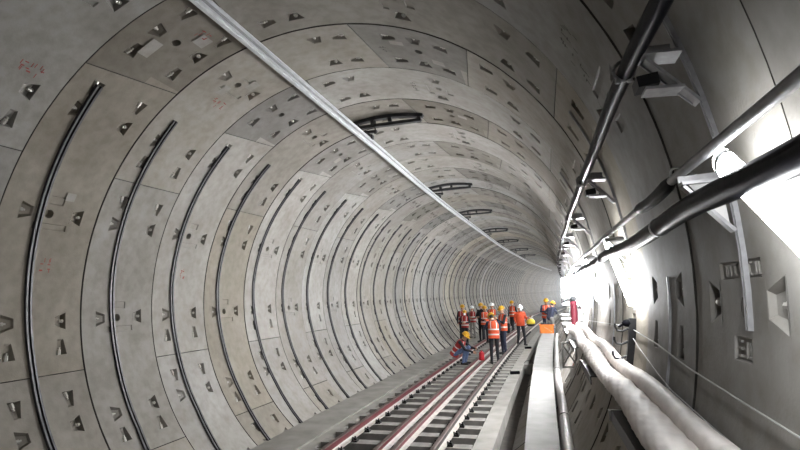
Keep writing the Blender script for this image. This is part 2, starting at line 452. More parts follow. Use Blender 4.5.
# rails
def rail(u, web, label, y0=-3, y1=80, z=.0, h=.145, du=None, group=None, fw_=.075):
    prof = [(-fw_, 0), (fw_, 0), (fw_, .012), (.022, .028), (.010, .045), (.010, h-.045), (.034, h-.036), (.036, h-.006), (.028, h), (-.028, h), (-.036, h-.006), (-.034, h-.036), (-.010, h-.045), (-.010, .045), (-.022, .028), (-fw_, .012)]
    mis = [2, 2, 2, 2, 1, 1, 1, 0, 0, 0, 1, 1, 1, 2, 2, 2]
    b = MB(); yy = []; y = y0
    while y <= y1: yy.append(y); y += .8
    b.grid([[T(u+(du(y) if du else 0)+a, y, z+c) for a, c in prof] for y in yy], 0, True, True, mis)
    return solo(b, 'track_rail', ['railhead', web, 'railfoot'], label, 'rail', group, origin=T(u, 6, z), smooth=35)
rail(-.7525, 'railred', 'rusty running rail with red side, nearest the left wall', z=.014)
rail(.7525, 'railgrey', 'dark grey running rail nearest the white walkway', z=.014)
rail(-.05, 'railred', 'red sided loose rail lying between the tracks, left of the pair', y1=42, z=.004, h=.125, fw_=.068, du=lambda y: .006*math.sin(y*.5))
rail(.20, 'railred', 'red sided loose rail lying between the tracks, right of the pair', y1=42, z=.004, h=.125, fw_=.068, du=lambda y: .006*math.sin(y*.4+1))

# ------------------------------------------------------------------ walkway along the right side (straight), pale pipe beside it
wl = lambda y: 2.06-.11*max(0, min(1, (y-6)/12))
wy = yseq(-3, 26.8, .6)
wb = MB()
wb.grid([[T(u, y, z) for u, z in ((wl(y), .53), (2.42, .53), (2.42, .65), (wl(y), .65))] for y in wy], 0, True, True)
wb.grid([[T(u, y, z) for u, z in ((2.2, -.22), (2.36, -.22), (2.36, .53), (2.2, .53))] for y in wy], 0, True, True)
o = wb.obj('walkway_slab', 'walkway', smooth=20); tag(o, 'narrow pale concrete walkway ledge running along the right side', 'walkway', kind='structure')
pb = MB(); pp_ = lambda y: T(2.512+.010*math.sin(y*.9), y, .60+.008*math.sin(y*1.7))
pb.tube([pp_(y) for y in yseq(-2, 22, .5)], .072, 14)
for y in (4.1, 7.6, 12.0): pb.lathe(pp_(y), [(.0725, -.04), (.081, -.035), (.081, .035), (.0725, .04)], 12, axis=(slope(y), 1, 0))
solo(pb, 'drain_pipe', 'pvc', 'long pale plastic pipe lying along the right edge of the walkway', 'pipe')
# straps under the pipe: small steel cradles fixed to the walkway
# ------------------------------------------------------------------ black cast-in channels on the left wall
SLOT = [(-42.6, .25), (-50, .29), (-58, .32), (-72, .37), (-90, .42), (-104, .45), (-122, .45), (-130, .41), (-138.6, .345)]
def slotf(p):
    for (a, fa), (b, fb) in zip(SLOT, SLOT[1:]):
        if b <= p <= a: return fa+(fb-fa)*(p-a)/(b-a)
    return SLOT[-1][1]
CH = [(-.036, -.012), (-.036, .026), (-.013, .026), (-.013, .002), (.013, .002), (.013, .026), (.036, .026), (.036, -.012)]
def kslot(k):
    d = min(.19, .042*(k-1))
    def f(p):
        w_ = (min(1, max(0, (-p-42)/44)) if p > -86 else 1-.4*(-p-86)/52)
        return slotf(p)-d*w_
    return f
def channel(k, p0, p1, ff, n=34, sc_=1.):
    b = MB(); rows = []
    for i in range(n+1):
        p = p0+(p1-p0)*i/n; y = ry(k+ff(p))
        rows.append([C(p, y+a*sc_, R-c*sc_) for a, c in CH])
    b.grid(rows, 0, True, True, [0, 2, 1, 1, 1, 2, 0, 0]); return b
for k in range(1, 48):
    b = channel(k, -42.6-random.uniform(0, .8), -138.5, kslot(k))
    lab = ('black steel channel curving down the left wall, %s the camera' % (ORD[k-1]+' to')) if k <= 12 else 'black steel channel far down the left wall past the nearest twelve'
    o = solo(b, 'wall_channel', ['darksteel', 'slot', 'lip'], lab, 'channel', 'curved channels on the left wall', smooth=35)

# ------------------------------------------------------------------ overhead conductor rail and its hangers
RU, RZ = -.43, 4.86
def bspan(y): return RU+.02*math.sin(y*.35)-.10*max(0, 1-(y-3.5)/6)
ARP = [(-.048, .105), (.048, .105), (.048, .094), (.012, .090), (.010, .05), (.030, .034), (.042, .016), (.042, 0), (.022, -.004), (.022, -.02), (-.022, -.02), (-.022, -.004), (-.042, 0), (-.042, .016), (-.030, .034), (-.010, .05), (-.012, .090), (-.048, .094)]
crl = MB(); yy = [1.5+i*.7 for i in range(100)]
crl.grid([[T(bspan(y)+a*.95, y, RZ+c*.95) for a, c in ARP] for y in yy], 0, True, True, [0]*3+[1]*2+[0]*8+[1]*2+[0]*3)
solo(crl, 'conductor_rail', ['alu', 'alu_dark'], 'long silver aluminium overhead conductor rail under the tunnel roof', 'rail', origin=T(RU, 5, RZ), smooth=30)
HK = [4.6, 9.55, 13.6, 18.6, 23.3, 28.9, 34]
for n, kf in enumerate(HK):
    y = ry(kf); base = C(-2, y, R)
    t = thing('rail_hanger', ('black steel roof hanger holding the overhead rail, %s to the camera' % ORD[n]), 'hanger', T(0, y, 4.9), 'roof hangers along the overhead rail')
    L = lambda p: p-t.location
    def carc(p0, p1, r, w, h, m_):
        b = MB(); q = [(-w/2, 0), (w/2, 0), (w/2, h), (-w/2, h)]
        b.grid([[L(C(p0+(p1-p0)*i/12, y+a, r-c)) for a, c in q] for i in range(13)], 0, True, True); return b
    carc(-14.5, 10.2, R, .11, .055, 0).obj('curved_channel', 'darksteel', t)
    b = MB(); b.bar(L(C(-13.8, y, R-.10)), L(C(9.8, y, R-.10)), .09, .05); b.obj('cross_channel', 'darksteel', t, smooth=0)
    for ph in (-13.2, -6.8, -.8, 9.0):
        b = MB(); b.bar(L(C(ph, y, R-.03)), L(C(ph, y, R-.12 if ph != 9.0 else R-.11)), .06, .07); b.obj('spacer_block', 'darksteel', t, smooth=0)
    u = bspan(y); zt = ZC+math.sqrt((R-.1)**2-u*u)+cz(y)
    for du in (-.16, .14):
        b = MB(); p0 = T(u+du, y, ZC+math.sqrt((R-.05)**2-u*u)); p1 = T(u+du, y, RZ+.15)
        b.tube([L(p0), L(p1)], .011, 8); b.lathe(L(p1), [(.022, -.0), (.022, .025)], 6); b.lathe(L(p0+(p1-p0)*.35), [(.022, -.0), (.022, .025)], 6); b.obj('threaded_rod', 'darksteel', t)
    b = MB(); b.bar(L(T(u-.18, y, RZ+.19)), L(T(u+.17, y, RZ+.19)), .07, .035); b.obj('yoke', 'darksteel', t, smooth=0)
    b = MB(); b.lathe(L(T(u, y, RZ+.125)), [(.03, 0), (.058, .008), (.034, .018), (.058, .028), (.034, .038), (.05, .048), (.03, .06)], 12); b.obj('insulator', 'insul', t)
    b = MB(); b.box(L(T(u, y, RZ+.125)), (.20, .10, .02)); b.box(L(T(u-.085, y, RZ+.095)), (.03, .10, .06)); b.box(L(T(u+.085, y, RZ+.095)), (.03, .10, .06)); b.obj('rail_clamp', 'darksteel', t, smooth=0)

# ------------------------------------------------------------------ right-hand cables and brackets
RF = lambda p: .43
BK = list(range(-1, 60, 2))                       # rings that carry the two-arm cable bracket
def sag(y, amp):
    ph = ((y-ry(-.57))/(2*W)) % 1
    return amp*math.sin(PI*ph)
b = MB(); b.tube([C(84.3+sag(y, .35)+.12*math.sin(y*2.1), y, 2.892) for y in yseq(-1.5, 70, .3)], .043, 14)
for k in BK:
    for dy in (.14,):
        y = ry(k+.43)+dy+.42; d = (C(84.3+sag(y+.1, .35), y+.1, 2.892)-C(84.3+sag(y, .35), y, 2.892)).normalized()
        if k < 20: b.lathe(C(84.3+sag(y, .35)+.12*math.sin(y*2.1), y, 2.892), [(.044, -.012), (.048, -.010), (.048, .010), (.044, .012)], 14, 1, axis=d)
solo(b, 'thick_cable', ['blackcable', 'galv'], 'thickest black power cable running across the bracket arms on the right wall', 'cable', origin=C(84.3, 2.2, 2.892))
b = MB(); b.tube([C(81.3+sag(y, .12), y, 2.905) for y in yseq(-1.5, 70, .3)], .020, 10)
for y0 in (2.45,):
    b.tube([C(81.3+sag(y, .12)+.25*math.sin((y-y0)*4), y, 2.905) for y in yseq(y0, y0+.8, .08)], [.021]+[.031]*9+[.022], 10, 1)
solo(b, 'thin_conduit', ['greycable', 'blackcable'], 'thin silver grey conduit along the bracket tips above the thick cable', 'conduit', origin=C(81.6, 2.2, 2.9))
b = MB(); b.tube([C(70.7+.8*max(0, min(1, (2.9-y)/1.2))+sag(y, .25)+.1*math.sin(y*1.7), y, 2.875) for y in yseq(-.5, 70, .3)], .036, 12)
solo(b, 'upper_cable', 'blackcable', 'glossy black cable running highest on the right wall', 'cable', origin=C(70.6, 2.2, 2.875))

for n, k in enumerate(BK):
    y = ry(k+.43)
    lab = ('grey steel two-arm cable bracket on the right wall, %s the camera' % (ORD[n]+' to')) if n < 8 else 'grey steel cable bracket far down the right wall by the glare'
    t = thing('cable_bracket', lab, 'bracket', C(84, y, R), 'cable brackets on the right wall')
    L = lambda p: p-t.location
    mb = MB(); rows = []
    for i in range(13):
        p = 60+(93.4-60)*i/12; rows.append([L(C(p, y+a*.4, R-c*.5)) for a, c in CH])
    mb.grid(rows, 0, True, True); mb.obj('post', 'galv', t, smooth=35)
    rin = lambda p, r: L(C(p, y, r))
    # upper arm: C-shaped plate, brace and saddle clamp
    mb = MB(); mb.bar(rin(72.6, R-.02), rin(71.6, 2.885), .12, .012); mb.bar(rin(71.7, R-.02)+Vector((0, .055, 0)), rin(70.7, 2.885)+Vector((0, .055, 0)), .010, .06); mb.obj('upper_arm', 'galv', t, smooth=0)
    mb = MB(); mb.bar(rin(76.6, R-.02), rin(72.0, 2.90), .07, .012); mb.bar(rin(76.3, R-.02)+Vector((0, .028, 0)), rin(71.8, 2.90)+Vector((0, .028, 0)), .010, .035); mb.obj('upper_brace', 'galv', t, smooth=0)
    mb = MB(); c = rin(70.8, 2.875)+Vector((0, .2, 0))
    mb.tube([c+Vector((math.cos(a)*.045, .0, math.sin(a)*.045)) for a in [PI*2*i/12 for i in range(13)]], .008, 6)
    mb.lathe(c+Vector((-.03, 0, -.055)), [(.012, 0), (.012, .02)], 6); mb.lathe(c+Vector((.02, 0, -.055)), [(.012, 0), (.012, .02)], 6); mb.obj('cable_clamp', 'galv', t)
    mb = MB(); mb.bar(rin(73.7, 2.83), rin(73.9, 2.91), .10, .045); mb.obj('rubber_block', 'clip', t, smooth=0)
    mb = MB(); mb.bar(rin(74.4, 2.85), rin(75.2, 2.985), .10, .012); mb.obj('block_plate', 'galv', t, smooth=0)
    # lower triangular arm
    mb = MB(); mb.bar(rin(82.6, R-.02), rin(82.4, 2.875), .05, .012); mb.bar(rin(82.3, R-.02)+Vector((0, .025, .0)), rin(82.1, 2.875)+Vector((0, .025, .0)), .008, .04); mb.obj('lower_arm', 'galv', t, smooth=0)
    mb = MB(); mb.bar(rin(86.4, R-.02), rin(82.6, 2.88), .045, .012); mb.obj('lower_brace', 'galv', t, smooth=0)
    mb = MB(); q = [rin(82.7, R-.03), rin(82.5, 2.90), rin(86.0, R-.03)]
    mb.grid([[v+Vector((0, s*.003, 0)) for v in q] for s in (-1, 1)], 0, True, True); mb.obj('gusset_plate', 'white', t, smooth=0)

# low support arms that carry the wrapped cables
AK = list(range(-2, 14, 2))
for n, k in enumerate(AK):
    y = ry(k+.43)
    t = thing('support_arm', 'pale steel angle arm under the wrapped cables, %s to the camera' % ORD[n], 'bracket', T(2.95, y, 1.55), 'support arms under the wrapped cables')
    L = lambda p: p-t.location
    xw = math.sqrt(R*R-(1.55-ZC)**2)
    mb = MB(); mb.bar(L(T(2.655, y, 1.555)), L(T(xw, y, 1.555)), .05, .008); mb.bar(L(T(2.655, y-.025, 1.53)), L(T(xw, y-.025, 1.53)), .006, .055); mb.obj('arm', 'white', t, smooth=0)
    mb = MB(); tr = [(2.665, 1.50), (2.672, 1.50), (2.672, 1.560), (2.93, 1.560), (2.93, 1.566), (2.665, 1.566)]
    mb.grid([[L(T(a, y+dy, c)) for a, c in tr] for dy in (-1.15, -.04)], 0, True, True); mb.obj('shade_strip', 'clip', t, smooth=0)  # black strip added to stand in for the shadow under the wrapped cables
    mb = MB(); rows = []
    for i in range(9):
        p = 89+(107-89)*i/8; rows.append([L(C(p, y+a*.25, R-c*.5)) for a, c in CH])
    mb.grid(rows, 0, True, True); mb.obj('post', 'galv', t, smooth=35)

# wrapped cables lying on the arms
def bundle(u, z, rw, rh, y0, y1, seed, lump, name, label):
    g = random.Random(seed); b = MB(); rows = []; N_ = 44
    ph = [g.uniform(0, 6.28) for _ in range(12)]
    y = y0
    yl = yseq(y0, y1, .022)
    for y in yl:
        row = []
        sg = .018*math.sin((y-ry(-1.57))/(2*W)*2*PI+1.5)
        wid = 1+lump*(.10*math.sin(y*1.9+ph[0])+.06*math.sin(y*4.3+ph[1]))
        for j in range(N_):
            a = 2*PI*j/N_
            q_ = math.sin(2*a+y*8+ph[2]+1.5*math.sin(y*2.3)); q2 = math.sin(5*a-y*23+ph[4]+math.sin(y*3.7))
            wr = .16*(.5-abs(q_)**.6)*(.55+.45*math.sin(y*3.1+ph[3]))+.035*(.5-abs(q2)**.6)+.025*math.sin(11*a+y*31+ph[5])
            k_ = 1+wr*lump
            ca, sa = math.cos(a), math.sin(a)
            row.append(T(u+.012*math.sin(y*.9+ph[6])+rw*wid*ca*k_, y, z+sg+rh*sa*k_*(1 if sa > 0 else .85)+.05*rw*ca))
        rows.append(row)
    b.grid(rows, 0, True, True)
    return solo(b, name, 'wrap', label, 'cable', origin=T(u, 3.5, z), smooth=80)
bundle(2.775, 1.635, .080, .062, .9, 10.0, 11, 1.0, 'wrapped_cable', 'crumpled white plastic wrapped cable bundle on support arms, outer of two')
bundle(2.905, 1.675, .052, .060, .7, 10.0, 12, .35, 'wrapped_cable', 'smoother white wrapped cable against the wall, inner of two')

# cable hooks on the ring-one post
y = ry(1.43)
t = thing('cable_hook_bar', 'black hook bar with three hooks on right wall above wrapped cables', 'hook bar', C(99, y, R))
L = lambda p: p-t.location
mb = MB(); mb.grid([[L(C(94.6+i*.9, y+a, R-c)) for a, c in ((-.03, 0), (.03, 0), (.03, .05), (-.03, .05))] for i in range(9)], 0, True, True); mb.obj('bar', 'clip', t, smooth=0)
for p in (96.2, 98.2, 100.4):
    mb = MB(); c = C(p, y, R-.05); mb.tube([L(c), L(c+Vector((-.05, 0, -.02))), L(c+Vector((-.085, 0, -.015))), L(c+Vector((-.10, 0, .015))), L(c+Vector((-.10, 0, .04)))], .009, 6); mb.obj('hook', 'clip', t)
mb = MB(); mb.ell(L(C(95.4, y, R-.06)), (.045, .035, .03)); mb.tube([L(C(95.5, y, R-.08)), L(C(96.1, y, R-.13))], .012, 6); mb.obj('cable_end', 'blackcable', t)

# thin white wires sagging along the right wall
def wire(pts, label):
    b = MB(); q = []
    for (p0, y0_), (p1, y1_) in zip(pts, pts[1:]):
        for i in range(10):
            f = i/10; q.append(C(p0+(p1-p0)*f, y0_+(y1_-y0_)*f, R-.016))
    q.append(C(pts[-1][0], pts[-1][1], R-.016))
    b.tube(q, .004, 6); solo(b, 'thin_wire', 'wire', label, 'wire')
wire([(99.6, 9.6), (98.4, 8.2), (97.6, 7.0), (96.1, ry(1.65)), (96.9, ry(.67)), (97.8, ry(.09)), (98.3, ry(-.5)), (98.6, ry(-.9)), (98.7, ry(-1.6))], 'thin white wire draped highest along the right wall')
wire([(97.2, ry(1.5)), (98.4, ry(1.2)), (100.2, ry(.6)), (100.9, ry(.3)), (101.4, ry(-.3)), (101.6, ry(-.8)), (101.8, ry(-1.5))], 'thin white wire sagging just above the wrapped cables')
b = MB(); c0 = C(82, 2.75, R-.01); q = [C(81.0-1.6*math.sin(PI*i/10), 2.95-.42*i/10, R-.015-.03*math.sin(PI*i/10)) for i in range(11)]
b.tube(q, .006, 6); solo(b, 'thin_wire', 'wire', 'short white wire looping above the conduit on the right wall', 'wire')

# ------------------------------------------------------------------ lamps on the right wall
def lamp(y, n):
    p0 = C(82.3, y, 2.93); p1 = C(95.5, y-1.10, 2.90) if n == 0 else C(92, y-.66, 2.965)
    lab = ('glowing white tube lamp slanting down the right wall, %s to the camera' % ORD[n]) if n < 6 else 'glowing white tube lamp far down the right wall in the glare'
    t = thing('tube_lamp', lab, 'lamp', p0, 'tube lamps along the right wall')
    L = lambda p: p-t.location
    d = (p1-p0).normalized(); nrm = (C(86, y-.5, 1)-C(86, y-.5, 2)).normalized(); nrm = (nrm-d*nrm.dot(d)).normalized(); side = nrm.cross(d)
    el = lambda q, a, b: [L(q+side*a*math.cos(2*PI*i/14)+nrm*b*math.sin(2*PI*i/14)) for i in range(14)]
    mb = MB(); mb.grid([el(p0, .045, .03), el(p1, .045, .03)], 0, True, True); mb.obj('diffuser', 'lamp%d' % n if n < len(LAMPS) else 'lamp', t, smooth=60)
    for p, e in ((p0, -1), (p1, 1)):
        mb = MB(); mb.grid([el(p-d*e*.05, .047, .032), el(p-d*e*.02, .047, .032)], 0, True, False); mb.obj('end_cap', 'housing', t, smooth=40)
    for f in (.2, .8):
        q = p0+(p1-p0)*f; ph = 82.3+(91.2-82.3)*f
        mb = MB(); mb.bar(L(q-nrm*.025), L(C(ph, q.y, R-.004)), .03, .012); mb.obj('standoff', 'housing', t, smooth=0)
LY = [1.92, 4.95]+[ry(k+.43)+.33 for k in range(3, 100, 2)]
for n, y in enumerate(LY): lamp(y, n)

# floodlight clamped to the right wall above the wrapped cables, shining back along the tunnel
fy = 11.4
t = thing('floodlight', 'dazzling white floodlight on the right wall above the maroon standpipe', 'floodlight', T(2.85, fy, 2.27))
mb = MB(); mb.bar((.03, .08, 0), (.19, .08, 0), .05, .05); mb.obj('wall_arm', 'darksteel', t, smooth=0)
mb = MB(); mb.box((0, .05, 0), (.34, .08, .56), rot=-.15); mb.obj('lamp_head', 'darksteel', t, smooth=0)
mb = MB(); mb.box((-.006, -.0, 0), (.31, .014, .52), rot=-.15); mb.obj('lamp_glass', 'flood', t, smooth=0)

# ------------------------------------------------------------------ small items
# orange crate at the walkway's far end
t = thing('storage_crate', 'orange plastic crate with pale tape on the walkway end', 'crate', T(2.13, 22.3, .65))
mb = MB()
for x, y_, dx, dy in ((-.26, 0, .02, .38), (.26, 0, .02, .38), (0, -.18, .54, .02), (0, .18, .54, .02)): mb.box((x, y_, .17), (dx, dy, .34))
mb.box((0, 0, .012), (.52, .36, .024)); mb.box((0, -.195, .32), (.58, .03, .035)); mb.box((0, .195, .32), (.58, .03, .035)); mb.box((.275, 0, .32), (.03, .40, .035)); mb.box((-.275, 0, .32), (.03, .40, .035))
mb.obj('crate_body', 'orange', t, smooth=0)
mb = MB(); mb.bar((-.10, -.194, .25), (.2, -.194, .05), .006, .035, up=(0, 1, 0)); mb.obj('tape', 'white', t, smooth=0)
mb = MB()
for i in range(5): mb.ell((-.16+.08*i, .0, .33+.02*(i % 2)), (.07, .12, .06), 10, 6)
mb.obj('tool_roll', 'dark', t)
# red fuel can by the worker with his back turned
t = thing('canister', 'small red can standing on the track beside the worker facing away', 'can', T(.20, 17.45, .155), rz=.3)
mb = MB(); mb.lathe((0, 0, 0), [(.078, 0), (.085, .012), (.085, .22), (.07, .25), (.035, .265), (.035, .28)], 16); mb.obj('body', 'canred', t)
mb = MB(); mb.tube([(-.055, 0, .25), (-.055, 0, .30), (.055, 0, .30), (.055, 0, .25)], .01, 8); mb.obj('handle', 'dark', t)
mb = MB(); mb.lathe((0, 0, .275), [(.028, 0), (.028, .03)], 10); mb.obj('cap', 'canred', t)
# maroon standpipe with a lever
hy = 10.2
t = thing('standpipe', 'maroon standpipe with grey head beyond the wrapped cables', 'standpipe', T(2.84, hy, 1.66))
mb = MB(); mb.lathe((0, 0, 0), [(.065, 0), (.06, .02), (.06, .36), (.07, .37), (.07, .41), (.05, .43)], 14); mb.obj('pipe', 'maroon', t)
mb = MB(); mb.ell((0, 0, .47), (.07, .07, .06)); mb.tube([(-.02, 0, .45), (-.16, -.02, .44)], .035, 8); mb.lathe((-.16, -.02, .44), [(.05, 0), (.05, .05)], 10, axis=(-1, 0, 0)); mb.obj('valve_head', 'darksteel', t)
mb = MB(); mb.tube([(.05, 0, .04), (.16, 0, .08), (.17, -.01, .2), (.10, -.02, .30)], .013, 8); mb.ell((.10, -.02, .31), (.035, .035, .03)); mb.obj('lever', 'clip', t)
# white steel frame under the far end of the wrapped cables
t = thing('steel_frame', 'white painted lattice frame under the far end of the wrapped cables', 'frame', T(2.70, 9.6, .98))
fw, fh = .22, .42
mb = MB()
for a, b_ in (((-fw/2, 0, 0), (-fw/2, 0, fh)), ((fw/2, 0, 0), (fw/2, 0, fh)), ((-fw/2, 0, fh), (fw/2, 0, fh)), ((-fw/2, 0, .02), (fw/2, 0, .02))): mb.bar(a, b_, .03, .03)
mb.obj('surround', 'white', t, smooth=0)
mb = MB(); mb.bar((-fw/2, 0, .05), (fw/2, 0, fh-.03), .02, .02); mb.bar((-fw/2, 0, fh-.03), (fw/2, 0, .05), .02, .02); mb.obj('cross_brace', 'white', t, smooth=0)
mb = MB(); mb.bar((fw/2, 0, fh-.02), (.36, 0, fh-.02), .03, .03); mb.obj('wall_tie', 'white', t, smooth=0)
# pale bucket and dark clamp by the gutter
t = thing('plastic_bucket', 'pale round bucket standing in the dark gutter beside the walkway', 'bucket', T(1.66, 17.2, -.22))
mb = MB(); mb.lathe((0, 0, 0), [(.11, 0), (.14, .28), (.15, .285), (.15, .30), (.13, .30), (.10, .02)], 16); mb.obj('bucket_body', 'pvc', t)
mb = MB(); mb.tube([(.14*math.cos(PI*i/8), 0, .29+.12*math.sin(PI*i/8)) for i in range(9)], .006, 6); mb.obj('handle', 'darksteel', t)
for u, y, nm_ in ((1.36, 15.6, 'black pipe offcut lying on the floor edge by the gutter, nearer one'), (1.35, 22.6, 'black pipe offcut lying on the floor edge by the gutter, farther one')):
    mb = MB(); p = T(u, y, 0); rows_ = []
    for rr_, zz in ((.045, -.13), (.045, .13), (.036, .13), (.036, -.13)): rows_.append((rr_, zz))
    mb.lathe(p+Vector((0, 0, .045)), rows_, 12, axis=(1, .4, 0)); solo(mb, 'pipe_offcut', 'blackcable', nm_, 'pipe')

# ------------------------------------------------------------------ workers
def capsule(mb, p0, p1, r0, r1, n=10):
    p0, p1 = Vector(p0), Vector(p1); d = p1-p0; l = d.length
    d = d/l if l > 1e-6 else Vector((0, 0, 1))
    ref = Vector((1, 0, 0)) if abs(d.x) < .9 else Vector((0, 1, 0))
    a = d.cross(ref).normalized(); b = d.cross(a)
    rows = []
    for i in range(1, 5):
        t = PI/2*(i/4-1); rows.append((p0+d*r0*math.sin(t), r0*math.cos(t)))
    for i in range(0, 4):
        t = PI/2*i/4; rows.append((p1+d*r1*math.sin(t), r1*math.cos(t)))
    mb.grid([[c+(a*math.cos(2*PI*j/n)+b*math.sin(2*PI*j/n))*r for j in range(n)] for c, r in rows], 0, True, True)
def remeshed(mb, voxel):
    me = mb.mesh('tmp', ['skin'], 0); ob = bpy.data.objects.new('tmp', me); col.objects.link(ob)
    md = ob.modifiers.new('r', 'REMESH'); md.mode = 'VOXEL'; md.voxel_size = voxel
    sm = ob.modifiers.new('s', 'SMOOTH'); sm.factor = .5; sm.iterations = 3
    dg = bpy.context.evaluated_depsgraph_get()
    out = bpy.data.meshes.new_from_object(ob.evaluated_get(dg)); bpy.data.objects.remove(ob); bpy.data.meshes.remove(me)
    return out
BASE = dict(pel=(0, 0, .93), che=(0, .01, 1.24), nek=(0, .01, 1.46), hed=(0, .03, 1.60),
            sL=(-.185, 0, 1.40), eL=(-.25, -.03, 1.13), wL=(-.24, .07, .89), sR=(.185, 0, 1.40), eR=(.25, -.03, 1.13), wR=(.24, .07, .89),
            hL=(-.09, 0, .92), kL=(-.10, .025, .50), aL=(-.11, -.01, .09), hR=(.09, 0, .92), kR=(.10, .025, .50), aR=(.11, -.01, .09), tL=None, tR=None, look=(0, 1, -.12))
def person(label, u, y, z, head, H=1.72, pose=None, top='dark', legs='dark', hat='yellow', vest=None, straps=True, sleeves=None, mask=False, group='workers on the track'):
    J = dict(BASE); J.update(pose or {})
    look = Vector(J.pop('look')).normalized()
    tL, tR = J.pop('tL'), J.pop('tR')
    J = {k: Vector(v) for k, v in J.items()}
    sleeves = sleeves or top
    k = H/1.72
    t = thing('person', label, 'person', T(u, y, z), group, rz=head)
    mb = MB(); seg = []
    def cap(a, b, r0, r1, m):
        a, b = Vector(a), Vector(b); capsule(mb, a*k, b*k, r0*k, r1*k); seg.append((a*k, b*k, (r0+r1)/2*k, m))
    sx = (J['sR']-J['sL']).normalized(); spine = (J['nek']-J['pel']).normalized(); fwd = spine.cross(sx)
    if fwd.dot(look) < 0: fwd = -fwd
    # torso from a few fat capsules
    for s in (-1, 1):
        cap(J['pel']+sx*.065*s, J['che']-spine*.10+sx*.07*s, .105, .105, top)
        cap(J['che']-spine*.08+sx*.075*s, J['che']+spine*.09+sx*.095*s, .108, .10, top)
        cap(J['nek']-spine*.075+sx*.03*s, (J['sR'] if s > 0 else J['sL'])-spine*.01, .065, .062, top)
        cap(J['pel']+sx*.07*s, J['hR'] if s > 0 else J['hL'], .108, .10, legs)
    cap(J['che']+spine*.05, J['nek']-spine*.03, .10, .055, top)
    cap(J['nek']-spine*.03, J['hed']-look*.015, .056, .054, 'skin')
    for s, S_ in ((-1, 'L'), (1, 'R')):
        cap(J['s'+S_], J['e'+S_], .056, .046, sleeves); cap(J['e'+S_], J['w'+S_], .045, .033, sleeves)
        cap(J['h'+S_], J['k'+S_], .092, .062, legs); cap(J['k'+S_], J['a'+S_], .064, .046, legs)
        a = J['a'+S_]; f = Vector((tL if s < 0 else tR) or (s*.04, .17, 0)); f.z = 0; f.normalize()
        low = Vector((a.x, a.y, max(a.z-.055, .036)))
        cap(a, low-f*.05, .05, .042, 'boot'); cap(low-f*.06, low+f*.10, .042, .040, 'boot'); cap(low+f*.10, low+f*.165, .040, .030, 'boot')
        # hand: palm, four unequal curled fingers, thumb from the side
        w = J['w'+S_]; d = (w-J['e'+S_]).normalized(); pn = d.cross(Vector((0, 0, 1)) if abs(d.z) < .8 else Vector((0, 1, 0))).normalized()
        side = pn.cross(d).normalized(); inn = Vector((-s, 0, 0)); 
        if abs(d.z) > .8: side, pn = Vector((0, 1, 0)), inn
        p0, p1 = w+d*.015, w+d*.075
        cap(p0, p1-side*.02, .024, .017, 'skin'); cap(p0, p1+side*.02, .024, .017, 'skin')
        for i, ln in enumerate((.060, .072, .068, .052)):
            b0 = p1+side*(.033-.022*i); b1 = b0+d*ln*.55+pn*.012; b2 = b1+d*ln*.35+pn*.03
            cap(b0, b1, .0105, .0095, 'skin'); cap(b1, b2, .0095, .008, 'skin')
        q0 = w+d*.03+side*.026; q1 = q0+side*.028+d*.03+pn*.012; cap(q0, q1, .0125, .011, 'skin'); cap(q1, q1+d*.028+pn*.012, .011, .009, 'skin')
    # head: skull, jaw, nose, ears
    hc = J['hed']; upv = Vector((0, 0, 1)); rt_ = look.cross(upv).normalized(); hu = rt_.cross(look).normalized()
    q = Matrix((rt_, look, hu)).transposed()
    def hp(a, b, c): return hc+rt_*a+look*b+hu*c
    mb.ell(hc*k+hu*.02*k, (.076*k, .096*k, .105*k), 16, 12, rot=q); seg.append(((hc)*k, hp(0, -.01, .05)*k, .095*k, 'skin'))
    cap(hp(0, .035, -.05), hp(0, .055, -.085), .052, .036, 'skin')
    cap(hp(0, .088, .015), hp(0, .108, -.018), .010, .014, 'skin')
    for s in (-1, 1): cap(hp(s*.077, -.005, .015), hp(s*.079, -.008, -.025), .014, .011, 'skin')
    cap(hp(-.02, .088, -.055), hp(.02, .088, -.055), .011, .011, 'skin')
    me = remeshed(mb, .0105*k)
    names = ['skin', top, sleeves, legs, 'boot', 'hair', 'eye', 'lips']; idx = {n: i for i, n in reversed(list(enumerate(names)))}
    me.materials.clear()
    for n in names: me.materials.append(M[n])
    eyes = [hp(s*.032, .085, .02)*k for s in (-1, 1)]; mouth = hp(0, .098, -.055)*k
    mi = []
    for p in me.polygons:
        c = p.center; best, bm_ = 1e9, 'skin'
        for a, b, r, m in seg:
            ab = b-a; tt = max(0, min(1, (c-a).dot(ab)/max(ab.length_squared, 1e-9))); d = (a+ab*tt-c).length-r
            if d < best: best, bm_ = d, m
        i = idx[bm_]
        if bm_ == 'skin' and (c-hc*k).length < .14*k:
            v = c-hc*k
            if min((c-e).length for e in eyes) < .017*k: i = 6
            elif abs(v.dot(hu)+.055*k) < .009*k and v.dot(look) > .085*k: i = 7
            elif v.dot(look) < -.02*k and v.dot(hu) > -.06*k or v.dot(hu) > .06*k: i = 5
        mi.append(i)
    me.polygons.foreach_set('material_index', mi); me.polygons.foreach_set('use_smooth', [True]*len(mi)); me.name = 'body'; me.update()
    ob = bpy.data.objects.new('body', me); col.objects.link(ob); ob.parent = t
